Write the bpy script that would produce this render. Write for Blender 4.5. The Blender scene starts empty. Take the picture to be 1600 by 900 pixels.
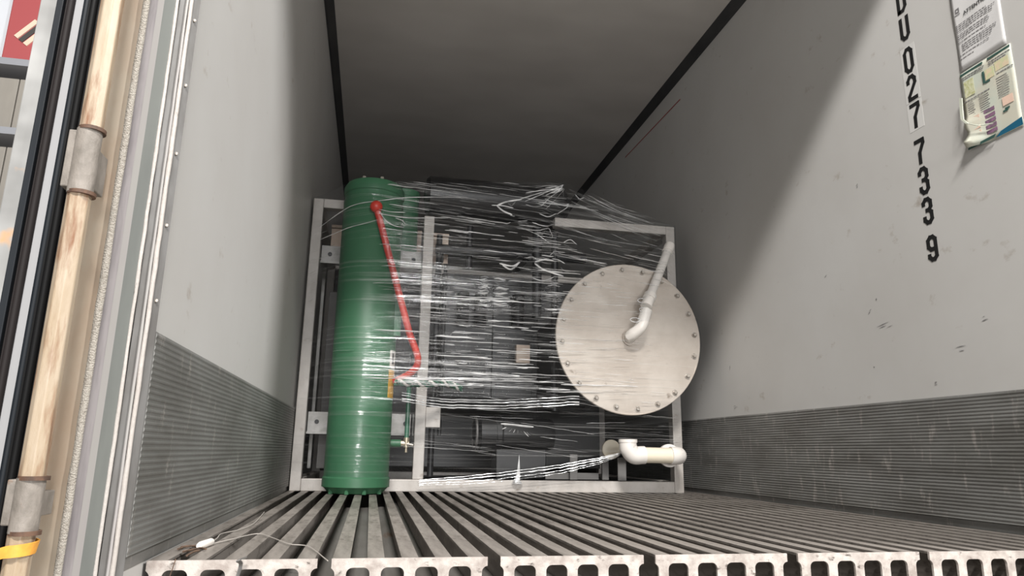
import bpy, bmesh, math, random
from mathutils import Vector, Matrix
random.seed(7)
S = bpy.context.scene
COL = S.collection
PI = math.pi

# ------------------------------------------------------------------ camera
YAW, PITCH, ROLL, FOC = 0.1919, 0.2315, 0.0167, 1088.17
CAM = Vector((0.4053, 0.0, 0.2101))
_fw = Vector((math.sin(YAW)*math.cos(PITCH), math.cos(YAW)*math.cos(PITCH), math.sin(PITCH)))
_r0 = Vector((math.cos(YAW), -math.sin(YAW), 0)); _u0 = _r0.cross(_fw)
_r = _r0*math.cos(ROLL) + _u0*math.sin(ROLL); _u = _u0*math.cos(ROLL) - _r0*math.sin(ROLL)
cam = bpy.data.cameras.new('camera'); cam.sensor_width = 36; cam.lens = FOC*36/1600
cam.clip_start = 0.02; cam.clip_end = 200
camo = bpy.data.objects.new('camera', cam); COL.objects.link(camo)
m = Matrix((_r, _u, -_fw)).transposed().to_4x4(); m.translation = CAM
camo.matrix_world = m
S.camera = camo
def px(x, y, Y):
    """point at depth Y that the photograph shows at pixel x, y"""
    d = _fw + _r*((x-800)/FOC) + _u*((450-y)/FOC)
    return CAM + d*((Y-CAM.y)/d.y)

# ------------------------------------------------------------------ world, lamps, exposure
w = bpy.data.worlds.new('warehouse_air'); S.world = w; w.use_nodes = True
bg = w.node_tree.nodes['Background']; bg.inputs['Color'].default_value = (1.0, 0.98, 0.95, 1); bg.inputs['Strength'].default_value = 0.13
def area(name, loc, target, sx, sy, power, col=(1, 1, 1)):
    l = bpy.data.lights.new(name, 'AREA'); l.shape = 'RECTANGLE'; l.size = sx; l.size_y = sy; l.energy = power; l.color = col
    o = bpy.data.objects.new(name, l); COL.objects.link(o); o.location = loc
    o.rotation_euler = (Vector(target)-Vector(loc)).to_track_quat('-Z', 'Y').to_euler()
    return o
area('ceiling_lamp_light', (5.4, -1.0, 4.6), (0.2, 1.9, 0.9), 0.5, 1.2, 520, (1.0, 0.985, 0.96))
area('ceiling_lamp_light', (0.25, -2.6, 5.75), (1.6, 2.4, 0.8), 1.6, 0.35, 860, (1.0, 0.97, 0.93))
area('front_fill_light', (0.6, -13.0, 1.6), (1.0, 3.0, 1.0), 8.0, 3.4, 1450, (1.0, 0.99, 0.98))  # broad light added behind the camera to brighten the machine's front
vs = S.view_settings
vs.view_transform = 'Standard'; vs.look = 'None'; vs.exposure = -0.07; vs.gamma = 1.0; vs.use_curve_mapping = False

# ------------------------------------------------------------------ materials
MATS = {}
def srgb(c):
    return tuple(((v/255)/12.92 if v/255 <= 0.04045 else (((v/255)+0.055)/1.055)**2.4) for v in c)
def mat(name, col, rough=0.5, metal=0.0, col2=None, scale=(8, 8, 8), lo=0.4, hi=0.6, bump=0.0, bscale=(60, 60, 60), detail=4, col3=None, s3=(20, 20, 20), lo3=0.62, hi3=0.68, spec=0.5):
    """principled material; col2 mixed in by object-space noise, col3 by a second, sparser noise (marks, rust)"""
    mt = bpy.data.materials.new(name); mt.use_nodes = True
    nt = mt.node_tree; N = nt.nodes; L = nt.links; b = N['Principled BSDF']
    b.inputs['Roughness'].default_value = rough; b.inputs['Metallic'].default_value = metal
    b.inputs['Specular IOR Level'].default_value = spec
    c1 = (*srgb(col), 1); b.inputs['Base Color'].default_value = c1
    tc = N.new('ShaderNodeTexCoord')
    def noise(sc, det=detail):
        mp = N.new('ShaderNodeMapping'); mp.inputs['Scale'].default_value = sc; L.new(tc.outputs['Object'], mp.inputs['Vector'])
        n = N.new('ShaderNodeTexNoise'); n.inputs['Scale'].default_value = 1; n.inputs['Detail'].default_value = det; n.inputs['Roughness'].default_value = 0.6
        L.new(mp.outputs['Vector'], n.inputs['Vector']); return n.outputs['Fac']
    last = None
    def layer(prev, colr, sc, a, z):
        r = N.new('ShaderNodeMapRange'); r.inputs['From Min'].default_value = a; r.inputs['From Max'].default_value = z
        L.new(noise(sc), r.inputs['Value'])
        mx = N.new('ShaderNodeMix'); mx.data_type = 'RGBA'; L.new(r.outputs['Result'], mx.inputs['Factor'])
        if prev is None: mx.inputs[6].default_value = c1
        else: L.new(prev, mx.inputs[6])
        mx.inputs[7].default_value = (*srgb(colr), 1); return mx.outputs[2]
    if col2: last = layer(last, col2, scale, lo, hi)
    if col3: last = layer(last, col3, s3, lo3, hi3)
    if last: L.new(last, b.inputs['Base Color'])
    if bump:
        bp = N.new('ShaderNodeBump'); bp.inputs['Strength'].default_value = bump; bp.inputs['Distance'].default_value = 0.01
        L.new(noise(bscale), bp.inputs['Height']); L.new(bp.outputs['Normal'], b.inputs['Normal'])
    MATS[name] = mt; return mt
mat('wall_paint', (192, 191, 189), 0.45, 0, (184, 182, 179), (3, 1.2, 1.2), .35, .7, 0.05, (4, 3, 3), 5, (150, 140, 130), (1, 9, 12), .645, .80)
mat('ceiling_paint', (198, 194, 190), 0.5, 0, (186, 182, 178), (1.5, 2.5, 1), .35, .7, 0.35, (.8, 3.2, 1), 2)
mat('scuff_alu', (126, 126, 124), 0.45, 0.25, (104, 103, 100), (3, 3, 14), .35, .65, 0.15, (30, 14, 60), 6, (156, 152, 147), (6, 30, 9), .58, .74)
mat('slat_alu', (152, 145, 139), 0.45, 0.35, (112, 106, 100), (30, 5, 30), .4, .66, 0.08, (60, 12, 60), 8, (78, 72, 66), (46, 22, 46), .55, .72)
mat('channel_alu', (118, 115, 112), 0.55, 0.15, (98, 94, 90), (20, 2, 20), .35, .65, 0, (1, 1, 1), 6, (92, 70, 56), (18, 3, 18), .62, .72)
mat('end_plate', (186, 179, 173), 0.55, 0.0, (150, 140, 134), (30, 30, 30), .4, .65, 0.15, (90, 90, 90), 6, (74, 64, 58), (34, 34, 54), .60, .70)
mat('dark_trim', (52, 52, 54), 0.5, 0, (66, 66, 66), (6, 3, 6), .4, .7)
mat('frame_steel', (186, 181, 176), 0.45, 0.1, (166, 160, 154), (8, 8, 5), .35, .65, 0.1, (120, 120, 60), 5, (150, 140, 130), (14, 14, 20), .62, .74)
mat('green_paint', (53, 99, 71), 0.45, 0, (59, 107, 77), (4, 4, 2), .3, .7)
mat('red_paint', (190, 62, 50), 0.4, 0, (168, 50, 42), (12, 12, 8), .4, .6)
mat('steel_plate', (198, 189, 179), 0.45, 0.2, (180, 169, 158), (5, 5, 5), .35, .65, 0.05, (40, 40, 40), 7, (140, 128, 116), (11, 11, 9), .66, .74)
mat('bolt_steel', (190, 184, 176), 0.35, 0.5, (150, 140, 130), (60, 60, 60), .4, .6)
mat('pvc_white', (222, 217, 211), 0.35)
mat('pvc_cream', (222, 212, 192), 0.4)
mat('black_steel', (18, 18, 20), 0.4, 0, (23, 23, 24), (5, 5, 5), .4, .6)
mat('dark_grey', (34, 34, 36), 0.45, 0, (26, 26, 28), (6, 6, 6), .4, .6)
mat('mid_grey', (100, 98, 96), 0.5, 0.1, (104, 102, 100), (8, 8, 8), .4, .6)
mat('galvanised', (150, 148, 145), 0.4, 0.3, (128, 126, 122), (12, 12, 12), .4, .6)
mat('cream_block', (208, 190, 174), 0.55, 0, (196, 176, 160), (14, 14, 14), .4, .6)
mat('brass', (172, 160, 140), 0.35, 0.6)
mat('label_yellow', (206, 160, 60), 0.5)
mat('label_white', (222, 220, 214), 0.5)
mat('ink_black', (28, 28, 30), 0.5)
mat('decal_black', (26, 26, 27), 0.45)
mat('decal_back', (203, 202, 200), 0.4)
mat('red_line', (150, 50, 52), 0.5)
mat('paper', (206, 205, 205), 0.6, spec=.2)
mat('print_grey', (120, 118, 120), 0.6)
mat('print_green', (52, 84, 78), 0.5)
mat('print_teal', (26, 92, 120), 0.45)
mat('print_sand', (214, 196, 168), 0.6, 0, (196, 200, 160), (60, 60, 60), .4, .6)
mat('print_lime', (176, 178, 128), 0.6, 0, (206, 206, 176), (90, 90, 90), .4, .6)
mat('print_mauve', (142, 104, 132), 0.6, 0, (110, 92, 110), (90, 90, 90), .4, .6)
mat('print_pale', (200, 197, 182), 0.6, 0, (192, 198, 186), (9, 9, 9), .4, .6)
mat('print_peach', (226, 196, 178), 0.6)
mat('plastic_pocket', (196, 200, 186), 0.25)
mat('jamb_flange', (112, 111, 110), 0.5, 0.2, (96, 94, 92), (20, 20, 6), .4, .6)
mat('jamb_seal', (171, 166, 162), 0.5, 0, (166, 160, 155), (30, 30, 12), .35, .6, 0.25, (120, 120, 70), 6, (70, 66, 62), (60, 60, 22), .64, .72)
mat('jamb_grey', (112, 115, 112), 0.5, 0.1, (100, 103, 101), (10, 10, 2), .4, .65, 0, (1, 1, 1), 4, (150, 128, 96), (16, 16, 8), .70, .78)
mat('jamb_light', (147, 145, 142), 0.5, 0, (146, 142, 141), (12, 12, 4), .4, .6)
mat('jamb_lavender', (139, 134, 135), 0.5, 0, (120, 115, 117), (40, 40, 6), .42, .62)
mat('jamb_beige', (160, 147, 130), 0.55, 0, (150, 130, 110), (14, 14, 5), .4, .66, 0, (1, 1, 1), 5, (132, 104, 82), (14, 14, 6), .64, .78)
mat('weld_white', (169, 163, 154), 0.6, 0, (150, 142, 132), (120, 120, 200), .45, .7, .7, (300, 300, 400), 3)
mat('cream_paint', (158, 140, 117), 0.45, 0, (170, 155, 136), (26, 26, 6), .4, .6, 0.1, (60, 60, 20), 6, (122, 84, 58), (46, 46, 8), .50, .68)
mat('sleeve_grey', (138, 131, 124), 0.6, 0, (112, 106, 99), (30, 30, 16), .4, .62, 0.2, (90, 90, 60), 6, (120, 92, 72), (40, 40, 30), .66, .74)
mat('rust', (98, 72, 56), 0.7, 0, (72, 54, 44), (50, 50, 50), .4, .6)
mat('rubber_black', (10, 10, 11), 0.6, spec=.2)
mat('rubber_navy', (22, 27, 33), 0.55, spec=.3)
mat('rubber_brown', (38, 34, 34), 0.6, spec=.2)
mat('door_grey', (150, 150, 152), 0.5)
mat('door_light', (126, 126, 125), 0.5, 0, (166, 166, 165), (4, 4, 4), .4, .6, 0, (1, 1, 1), 4, (190, 150, 110), (9, 9, 9), .68, .76)
mat('outside_steel', (150, 146, 140), 0.6)
mat('concrete', (176, 173, 168), 0.8, 0, (164, 161, 156), (1.2, 1.2, 1.2), .4, .6)
mat('rack_grey', (150, 152, 158), 0.5)
mat('rack_beige', (150, 145, 137), 0.6, 0, (140, 135, 128), (3, 3, 1), .4, .6)
mat('rack_dark', (70, 68, 66), 0.6)
mat('box_red', (172, 84, 86), 0.5)
mat('box_cream', (226, 206, 184), 0.5)
mat('film_white', (216, 220, 226), 0.2)
mat('orange_strap', (232, 164, 66), 0.5, 0, (214, 150, 60), (40, 40, 40), .4, .6)
mat('cord_white', (160, 155, 149), 0.5)
mat('debris_brown', (96, 76, 62), 0.7, 0, (70, 56, 46), (80, 80, 80), .4, .6)
mat('strand_green', (60, 104, 84), 0.3)

def film_mat(name, omin, opacity, white, rough, bump, bscale, lo, hi):
    mt = bpy.data.materials.new(name); mt.use_nodes = True; nt = mt.node_tree; N = nt.nodes; L = nt.links
    N.remove(N['Principled BSDF']); out = N['Material Output']
    tr = N.new('ShaderNodeBsdfTransparent'); tr.inputs['Color'].default_value = (0.94, 0.945, 0.95, 1)
    gl = N.new('ShaderNodeBsdfGlossy'); gl.inputs['Roughness'].default_value = rough; gl.inputs['Color'].default_value = (1, 1, 1, 1)
    df = N.new('ShaderNodeBsdfDiffuse'); df.inputs['Color'].default_value = (0.85, 0.85, 0.85, 1)
    ms = N.new('ShaderNodeMixShader'); ms.inputs[0].default_value = white
    L.new(gl.outputs[0], ms.inputs[1]); L.new(df.outputs[0], ms.inputs[2])
    mo = N.new('ShaderNodeMixShader'); L.new(tr.outputs[0], mo.inputs[1]); L.new(ms.outputs[0], mo.inputs[2])
    tc = N.new('ShaderNodeTexCoord')
    mp = N.new('ShaderNodeMapping'); mp.inputs['Scale'].default_value = bscale; L.new(tc.outputs['Object'], mp.inputs['Vector'])
    n = N.new('ShaderNodeTexNoise'); n.inputs['Scale'].default_value = 1; n.inputs['Detail'].default_value = 3; L.new(mp.outputs['Vector'], n.inputs['Vector'])
    if bump:
        bp = N.new('ShaderNodeBump'); bp.inputs['Strength'].default_value = bump; bp.inputs['Distance'].default_value = 0.012
        L.new(n.outputs['Fac'], bp.inputs['Height']); L.new(bp.outputs['Normal'], gl.inputs['Normal'])
    r = N.new('ShaderNodeMapRange'); r.inputs['From Min'].default_value = lo; r.inputs['From Max'].default_value = hi
    r.inputs['To Min'].default_value = omin; r.inputs['To Max'].default_value = opacity
    L.new(n.outputs['Fac'], r.inputs['Value']); L.new(r.outputs['Result'], mo.inputs[0])
    L.new(mo.outputs[0], out.inputs['Surface']); MATS[name] = mt; return mt
film_mat('stretch_film', 0.022, 0.32, 0.26, 0.10, 0.6, (.9, .9, 75), .54, .80)
film_mat('film_fold_glint', 0.45, 1.0, 0.75, 0.2, 0.3, (9, 9, 40), .35, .60)  # whitish folds, bright film highlights put into their colour
film_mat('film_faint_glint', 0.05, 0.36, 0.5, 0.2, 0.3, (14, 14, 60), .35, .65)  # weaker highlight streaks, put into a fainter white

# ------------------------------------------------------------------ mesh helpers
class MB:
    def __init__(s): s.v = []; s.f = []
    def add(s, vs, fs):
        o = len(s.v); s.v += [tuple(v) for v in vs]; s.f += [tuple(i+o for i in f) for f in fs]; return s
    def box(s, a, b):
        x0, y0, z0 = a; x1, y1, z1 = b
        return s.add([(x0,y0,z0),(x1,y0,z0),(x1,y1,z0),(x0,y1,z0),(x0,y0,z1),(x1,y0,z1),(x1,y1,z1),(x0,y1,z1)],
                     [(3,2,1,0),(4,5,6,7),(0,1,5,4),(1,2,6,5),(2,3,7,6),(3,0,4,7)])
    def tube(s, pts, rad, n=12, caps=True, sq=None):
        """round tube through pts; rad a number or one per point"""
        pts = [Vector(p) for p in pts]; k = len(pts)
        rad = rad if isinstance(rad, (list, tuple)) else [rad]*k
        t0 = (pts[1]-pts[0]).normalized(); ref = Vector((0, 0, 1)) if abs(t0.z) < .9 else Vector((1, 0, 0))
        nrm = (ref - t0*ref.dot(t0)).normalized(); vs = []
        for i, p in enumerate(pts):
            t = ((pts[min(i+1, k-1)]-pts[max(i-1, 0)])).normalized()
            nrm = (nrm - t*nrm.dot(t)).normalized(); bn = t.cross(nrm)
            for j in range(n):
                a = 2*PI*j/n + (PI/n if sq else 0)
                vs.append(p + (nrm*math.cos(a)+bn*math.sin(a))*rad[i])
        fs = [(i*n+j, i*n+(j+1)%n, (i+1)*n+(j+1)%n, (i+1)*n+j) for i in range(k-1) for j in range(n)]
        if caps: fs += [tuple(reversed(range(n))), tuple((k-1)*n+j for j in range(n))]
        return s.add(vs, fs)
    def lathe(s, prof, c, axis='z', n=40):
        """prof: (radius, height) pairs, from c along axis"""
        vs = []; c = Vector(c)
        for r, h in prof:
            for j in range(n):
                a = 2*PI*j/n; p, q = r*math.cos(a), r*math.sin(a)
                vs.append(c + (Vector((p, q, h)) if axis == 'z' else Vector((p, h, q)) if axis == 'y' else Vector((h, p, q))))
        k = len(prof)
        fs = [(i*n+j, i*n+(j+1)%n, (i+1)*n+(j+1)%n, (i+1)*n+j) for i in range(k-1) for j in range(n)]
        fs += [tuple(reversed(range(n))), tuple((k-1)*n+j for j in range(n))]
        return s.add(vs, fs)
    def prism(s, poly, a, b, axis):
        """polygon in the plane across axis, extruded from a to b"""
        n = len(poly)
        def P(p, h): return (h, p[0], p[1]) if axis == 'x' else (p[0], h, p[1]) if axis == 'y' else (p[0], p[1], h)
        vs = [P(p, a) for p in poly]+[P(p, b) for p in poly]
        return s.add(vs, [tuple(reversed(range(n))), tuple(range(n, 2*n))]+[(i, (i+1)%n, n+(i+1)%n, n+i) for i in range(n)])
    def sphere(s, c, r, n=16, sc=(1, 1, 1)):
        k = n//2; vs = []
        for i in range(k+1):
            t = PI*i/k
            for j in range(n):
                a = 2*PI*j/n; vs.append((c[0]+r*sc[0]*math.sin(t)*math.cos(a), c[1]+r*sc[1]*math.sin(t)*math.sin(a), c[2]+r*sc[2]*math.cos(t)))
        return s.add(vs, [(i*n+j, i*n+(j+1)%n, (i+1)*n+(j+1)%n, (i+1)*n+j) for i in range(k) for j in range(n)])
    def build(s, name, material, parent=None, smooth=None, bevel=0, origin=None):
        me = bpy.data.meshes.new(name)
        off = Vector(origin) if origin is not None else Vector((0, 0, 0))
        base = wloc(parent) if parent else Vector((0, 0, 0))
        me.from_pydata([Vector(v)-(off if origin is not None else base) for v in s.v], [], s.f); me.update()
        bm = bmesh.new(); bm.from_mesh(me); bmesh.ops.remove_doubles(bm, verts=bm.verts, dist=1e-6); bmesh.ops.recalc_face_normals(bm, faces=bm.faces)
        if bevel: bmesh.ops.bevel(bm, geom=[e for e in bm.edges if e.is_manifold and e.calc_face_angle(0) > .6], offset=bevel, segments=2, affect='EDGES', profile=.5)
        bm.to_mesh(me); bm.free()
        if smooth:
            me.shade_smooth()
            me.set_sharp_from_angle(angle=smooth)
        me.materials.append(MATS[material])
        o = bpy.data.objects.new(name, me); COL.objects.link(o)
        if parent: o.parent = parent
        o.location = (off - base) if origin is not None else (0, 0, 0)
        return o
def wloc(o):
    p = Vector((0, 0, 0))
    while o: p += o.location; o = o.parent
    return p
SM = math.radians(38)
def tag(o, label=None, cat=None, group=None, kind=None):
    if label: o['label'] = label
    if cat: o['category'] = cat
    if group: o['group'] = group
    if kind: o['kind'] = kind
    return o
def empty(name, loc, label=None, cat=None, kind=None):
    o = bpy.data.objects.new(name, None); COL.objects.link(o); o.location = loc; o.empty_display_size = .1
    return tag(o, label, cat, None, kind)
def bez(ps, n=10):
    """smooth path through ps (Catmull-Rom)"""
    ps = [Vector(p) for p in ps]; out = []
    q = [ps[0]*2-ps[1]]+ps+[ps[-1]*2-ps[-2]]
    for i in range(1, len(q)-2):
        for k in range(n):
            t = k/n; a, b, c, d = q[i-1], q[i], q[i+1], q[i+2]
            out.append(.5*((2*b)+(c-a)*t+(2*a-5*b+4*c-d)*t*t+(3*b-a-3*c+d)*t**3))
    out.append(ps[-1]); return out

# ------------------------------------------------------------------ the container
W, H, YE = 2.29, 2.70, 11.6      # inside width, height, far end
YD = 1.362                        # where the wall lining starts
def struct(o, label, cat='structure'): return tag(o, label, cat, None, 'structure')
wl = struct(MB().box((-.09, YD, -.07), (0, YE+.1, H+.1)).build('wall_left', 'wall_paint'), 'pale grey insulated container wall on the left, scuffed near the door', 'wall')
wr = struct(MB().box((W, YD, -.07), (W+.09, YE+.1, H+.1)).build('wall_right', 'wall_paint'), 'pale grey container wall on the right carrying black stacked numbers', 'wall')
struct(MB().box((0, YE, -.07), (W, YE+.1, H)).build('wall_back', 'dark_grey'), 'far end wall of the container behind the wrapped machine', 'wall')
ce = struct(MB().box((0, YD, H), (W, YE, H+.1)).build('ceiling', 'ceiling_paint'), 'smooth grey container ceiling fading into the dark', 'ceiling')
# dark corner strips between walls and ceiling
for k, (poly, lab) in enumerate(([((0, H), (.05, H), (.012, H-.04), (0, H-.045)), 'dark sealing strip along the left wall and ceiling joint'],
                                 [((W, H), (W, H-.045), (W-.012, H-.04), (W-.05, H)), 'dark sealing strip along the right wall and ceiling joint'])):
    struct(MB().prism(poly, YD, YE, 'y').build('trim_%d' % (k+1), 'dark_trim'), lab, 'trim')
# ribbed scuff plates
def scuff(xw, sgn):
    zs, n = .415, 34; prof = [(0, .0), (.002, .0), (.002, .022), (.0100, .026)]
    p = (zs-.026-.006)/n
    for i in range(n):
        z = .026+i*p; prof += [(.0087, z+p*.25), (.0087, z+p*.5), (.0100, z+p*.75), (.0100, z+p)]
    prof += [(.007, zs), (0, zs)]
    return MB().prism([(xw+sgn*a, z) for a, z in prof], YD+.002, YE, 'y')
struct(scuff(0, 1).build('trim_3', 'scuff_alu'), 'ribbed aluminium kick plate along the foot of the left wall', 'trim')
struct(scuff(W, -1).build('trim_4', 'scuff_alu'), 'ribbed aluminium kick plate along the foot of the right wall', 'trim')
# floor: channel base, T slats and pierced end plates
YF = 1.497
fl = struct(MB().box((0, YF+.006, -.09), (W, YE, -.062)).build('floor', 'channel_alu'), 'slatted aluminium container floor with bright pierced end plates', 'floor')
slat_me = None; PITCHP, PW = .338, .0676
def slat(x):
    global slat_me
    if slat_me is None:
        o = MB().prism([(-.017, 0), (-.017, -.005), (-.004, -.008), (-.004, -.062), (.004, -.062), (.004, -.008), (.017, -.005), (.017, 0)], 0, YE-YF-.006, 'y').build('slat', 'slat_alu')
        slat_me = o.data
    else:
        o = bpy.data.objects.new('slat', slat_me); COL.objects.link(o)
    o.parent = fl; o.location = (x, YF+.006, 0); return o
for k in range(7):
    x0 = .006+PITCHP*k; wmax = min(.311, W-.012-x0)
    mb = MB(); y0, y1 = YF, YF+.006
    mb.box((x0, y0, -.017), (x0+wmax, y1, 0))
    for j in range(5):
        xc = x0+.018+PW*j
        if xc > W-.02: continue
        slat(xc)
        def arc(s, clip):
            pts = []
            for i in range(6):
                a = PI/2*i/5; d = .011+.012*(1-math.sin(a)); z = -.017-.012*(1-math.cos(a))
                pts.append((xc+s*min(d, clip), z))
            return pts
        cl = min(.023, xc-x0) if j == 0 else .023; cr = .023 if j < 4 else min(.023, x0+wmax-xc)
        L_ = arc(-1, cl); R_ = arc(1, cr)
        mb.prism(L_ + [(xc-.011, -.066), (xc+.011, -.066)] + list(reversed(R_)), y0, y1, 'y')
    mb.box((x0, y0, -.075), (x0+wmax, y1, -.066))
    o = mb.build('end_plate', 'end_plate', fl)
# rear sill under the floor, door header, right jamb, outer roof edge
struct(MB().box((-.105, 1.24, -.30), (W+.105, YF-.004, -.095)).build('trim_5', 'outside_steel'), 'grey steel sill under the floor at the container doorway', 'trim')
struct(MB().box((-.105, 1.22, H+.0), (W+.105, YD, H+.28)).build('trim_6', 'outside_steel'), 'steel header over the container doorway', 'trim')
struct(MB().box((W, 1.24, -.095), (W+.105, YD, H)).build('trim_7', 'jamb_grey'), 'grey steel door jamb beside the numbered right wall', 'trim')
# left jamb: stepped vertical strips seen edge on
jb = struct(MB().box((-.105, 1.30, -.095), (-.045, YD, H)).build('trim_8', 'outside_steel'), 'stepped weathered door jamb of many vertical strips on the left', 'trim')
T450 = [(-30, -.5096), (0, -.4875), (25, -.4688), (45, -.4538), (62, -.4410), (80, -.4274), (107, -.4067), (147, -.3758), (163, -.3633), (180, -.35), (195, -.3382), (208, -.3279), (220, -.3183), (230, -.3103), (240, -.3023), (253, -.2919)]
def jx(p, y):
    for (a, ta), (b, tb) in zip(T450, T450[1:]):
        if a <= p <= b: return CAM.x+(ta+(tb-ta)*(p-a)/(b-a))*y
JZ0, JZ1 = -.095, H
def strip(name, mtl, p0, ya, p1, yb, th=.010, parent=jb, z0=JZ0, z1=JZ1):
    a = (jx(p0, ya), ya); b = (jx(p1, yb), yb)
    return MB().prism([a, b, (b[0]-.004, b[1]+th), (a[0]-.004, a[1]+th)], z0, z1, 'z').build(name, mtl, parent)
def bead(name, mtl, pc, y, r, parent=jb, n=10, wob=0.0, z0=JZ0, z1=JZ1):
    x = jx(pc, y); k = 90 if wob else 2
    pts = [(x+random.uniform(-wob, wob), y, z0+(z1-z0)*i/(k-1)) for i in range(k)]
    return MB().tube(pts, [r*(1+random.uniform(-3, 3)*wob/r*.25) for _ in range(k)] if wob else r, n).build(name, mtl, parent, smooth=SM)
fg = strip('liner_flange', 'jamb_flange', 239, 1.346, 253.0, 1.361)
for z in [i*.145+.47 for i in range(15)]:
    x = jx(247, 1.352)
    MB().sphere((x, 1.352, z), .0035, 8, (1, .6, 1)).build('rivet', 'bolt_steel', fg, smooth=SM)
bead('seal_bead', 'jamb_seal', 237.5, 1.343, .0042, wob=.0005)
bead('seal_bead', 'jamb_light', 230.5, 1.340, .0026, wob=.0003)
strip('jamb_strip', 'jamb_flange', 217, 1.335, 230, 1.342)
bead('seal_bead', 'jamb_seal', 213, 1.328, .0034, wob=.0006)
strip('jamb_strip', 'jamb_grey', 190, 1.300, 212, 1.328)
strip('jamb_strip', 'jamb_light', 179, 1.285, 190.5, 1.300)
strip('jamb_strip', 'jamb_lavender', 163, 1.265, 179.5, 1.285)
bead('weld_seam', 'weld_white', 159.5, 1.259, .0060, wob=.0004)
strip('jamb_strip', 'jamb_beige', 97, 1.240, 156, 1.262, .04)
# hinge rod with grey sleeves
RX, RY = jx(101, 1.17), 1.17
rod = empty('hinge_rod', (RX, RY, -.09), 'rusty cream painted vertical rod with grey sleeves beside the open door', 'rod')
def octo(z0, z1, r, mtl, name, dx=0, n=8):
    return MB().tube([(RX+dx, RY, z0), (RX+dx, RY, z1)], r, n, sq=True).build(name, mtl, rod, bevel=.002 if n == 8 else 0, smooth=None if n == 8 else SM)
octo(.712, 2.68, .0178, 'cream_paint', 'rod_section'); octo(.162, .602, .0178, 'cream_paint', 'rod_section', -.001); octo(-.09, .086, .0178, 'cream_paint', 'rod_section', -.002)
for z0, z1 in ((.602, .712), (.086, .162)):
    sl = octo(z0, z1, .0188, 'sleeve_grey', 'sleeve', -.001, 20)
    for z in (z0, z1): MB().tube([(RX+.002, RY, z-.003), (RX+.002, RY, z+.003)], .0205, 20).build('collar', 'rust', sl, smooth=SM)
    MB().box((RX-.03, RY-.006, z0+.01), (RX-.015, RY+.04, z1-.002)).build('bracket', 'sleeve_grey', rod, bevel=.002)
    MB().box((RX-.012, RY+.012, z0+.02), (RX+.006, RY+.07, z1-.02)).build('bracket', 'sleeve_grey', rod, bevel=.002)
# door swung fully open, seen on its edge
DY = 1.2
dr = struct(MB().box((jx(-22, DY)+.002, DY+.012, -.09), (-.110, DY+1.1, H)).build('door_1', 'door_grey'), 'open container door seen edge on with black rubber gaskets', 'door')
def dstrip(name, mtl, p0, p1, d, parent=dr): return MB().box((jx(p0, DY), DY-d, -.09), (jx(p1, DY), DY+.013, H)).build(name, mtl, parent, bevel=.0015)
dstrip('edge_strip', 'door_light', -22, 9, .004)
dstrip('gasket', 'rubber_navy', 9, 21, .010); dstrip('gasket', 'rubber_brown', 21, 31, .002)
bead('gasket_lip', 'rubber_brown', 30, DY+.002, .0060, dr, 16)
dstrip('edge_panel', 'door_grey', 33, 56, -.004)
bead('gasket_lip', 'rubber_navy', 57.5, DY-.002, .0055, dr, 16)
dstrip('gasket', 'rubber_black', 60, 92, .006)
bead('gasket_lip', 'rubber_black', 70, DY-.008, .0060, dr, 16)
# orange strap wrapped on the rod
c = Vector((RX-.002, RY, .060))
mb = MB()
def ribbon(mb, pts, w, th=.0012):
    """flat band along pts; w = width vectors or one vector"""
    pts = [Vector(p) for p in pts]; k = len(pts); ws = w if isinstance(w, list) else [Vector(w)]*k; vs = []
    for i, p in enumerate(pts):
        t = (pts[min(i+1, k-1)]-pts[max(i-1, 0)]).normalized(); n = t.cross(ws[i]).normalized()*th
        vs += [p-ws[i]/2-n, p+ws[i]/2-n, p+ws[i]/2+n, p-ws[i]/2+n]
    fs = [(i*4+j, i*4+(j+1)%4, i*4+4+(j+1)%4, i*4+4+j) for i in range(k-1) for j in range(4)]+[(3, 2, 1, 0), tuple((k-1)*4+j for j in range(4))]
    mb.add(vs, fs); return mb
pts = [c+Vector((-.055, .005, -.010)), c+Vector((-.035, -.016, -.006))]+[c+Vector((.0215*math.cos(a), .0215*math.sin(a), .002+.004*(a+2.2)/2)) for a in [-2.0, -1.5, -1.0, -.5, 0, .5, 1.0]]
ribbon(mb, pts, (.003, 0, .017))
tag(mb.build('orange_strap', 'orange_strap', smooth=SM), 'short orange strap wrapped around the foot of the cream rod', 'strap')

# ------------------------------------------------------------------ numbers and marks on the right wall (flat decals)
XW = W-.0012
G = {   # strokes of a narrow block numeral in a 1 x 2 cell
 'D': [[(.1, 0), (.1, 2), (.6, 2), (.9, 1.7), (.9, .3), (.6, 0), (.1, 0)]],
 'U': [[(.1, 2), (.1, .3), (.35, 0), (.65, 0), (.9, .3), (.9, 2)]],
 '0': [[(.1, .3), (.1, 1.7), (.35, 2), (.65, 2), (.9, 1.7), (.9, .3), (.65, 0), (.35, 0), (.1, .3)]],
 '2': [[(.1, 1.5), (.1, 1.7), (.35, 2), (.65, 2), (.9, 1.7), (.9, 1.35), (.1, .3), (.1, 0), (.95, 0)]],
 '7': [[(.05, 2), (.92, 2), (.92, 1.7), (.45, .9), (.42, 0)]],
 '3': [[(.1, 1.6), (.1, 1.75), (.35, 2), (.65, 2), (.9, 1.75), (.9, 1.3), (.65, 1.05), (.4, 1.05)], [(.65, 1.05), (.9, .8), (.9, .25), (.65, 0), (.35, 0), (.1, .25), (.1, .45)]],
 '9': [[(.9, .9), (.35, .9), (.1, 1.15), (.1, 1.75), (.35, 2), (.65, 2), (.9, 1.75), (.9, .25), (.65, 0), (.35, 0), (.1, .25), (.1, .4)]],
}
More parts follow.
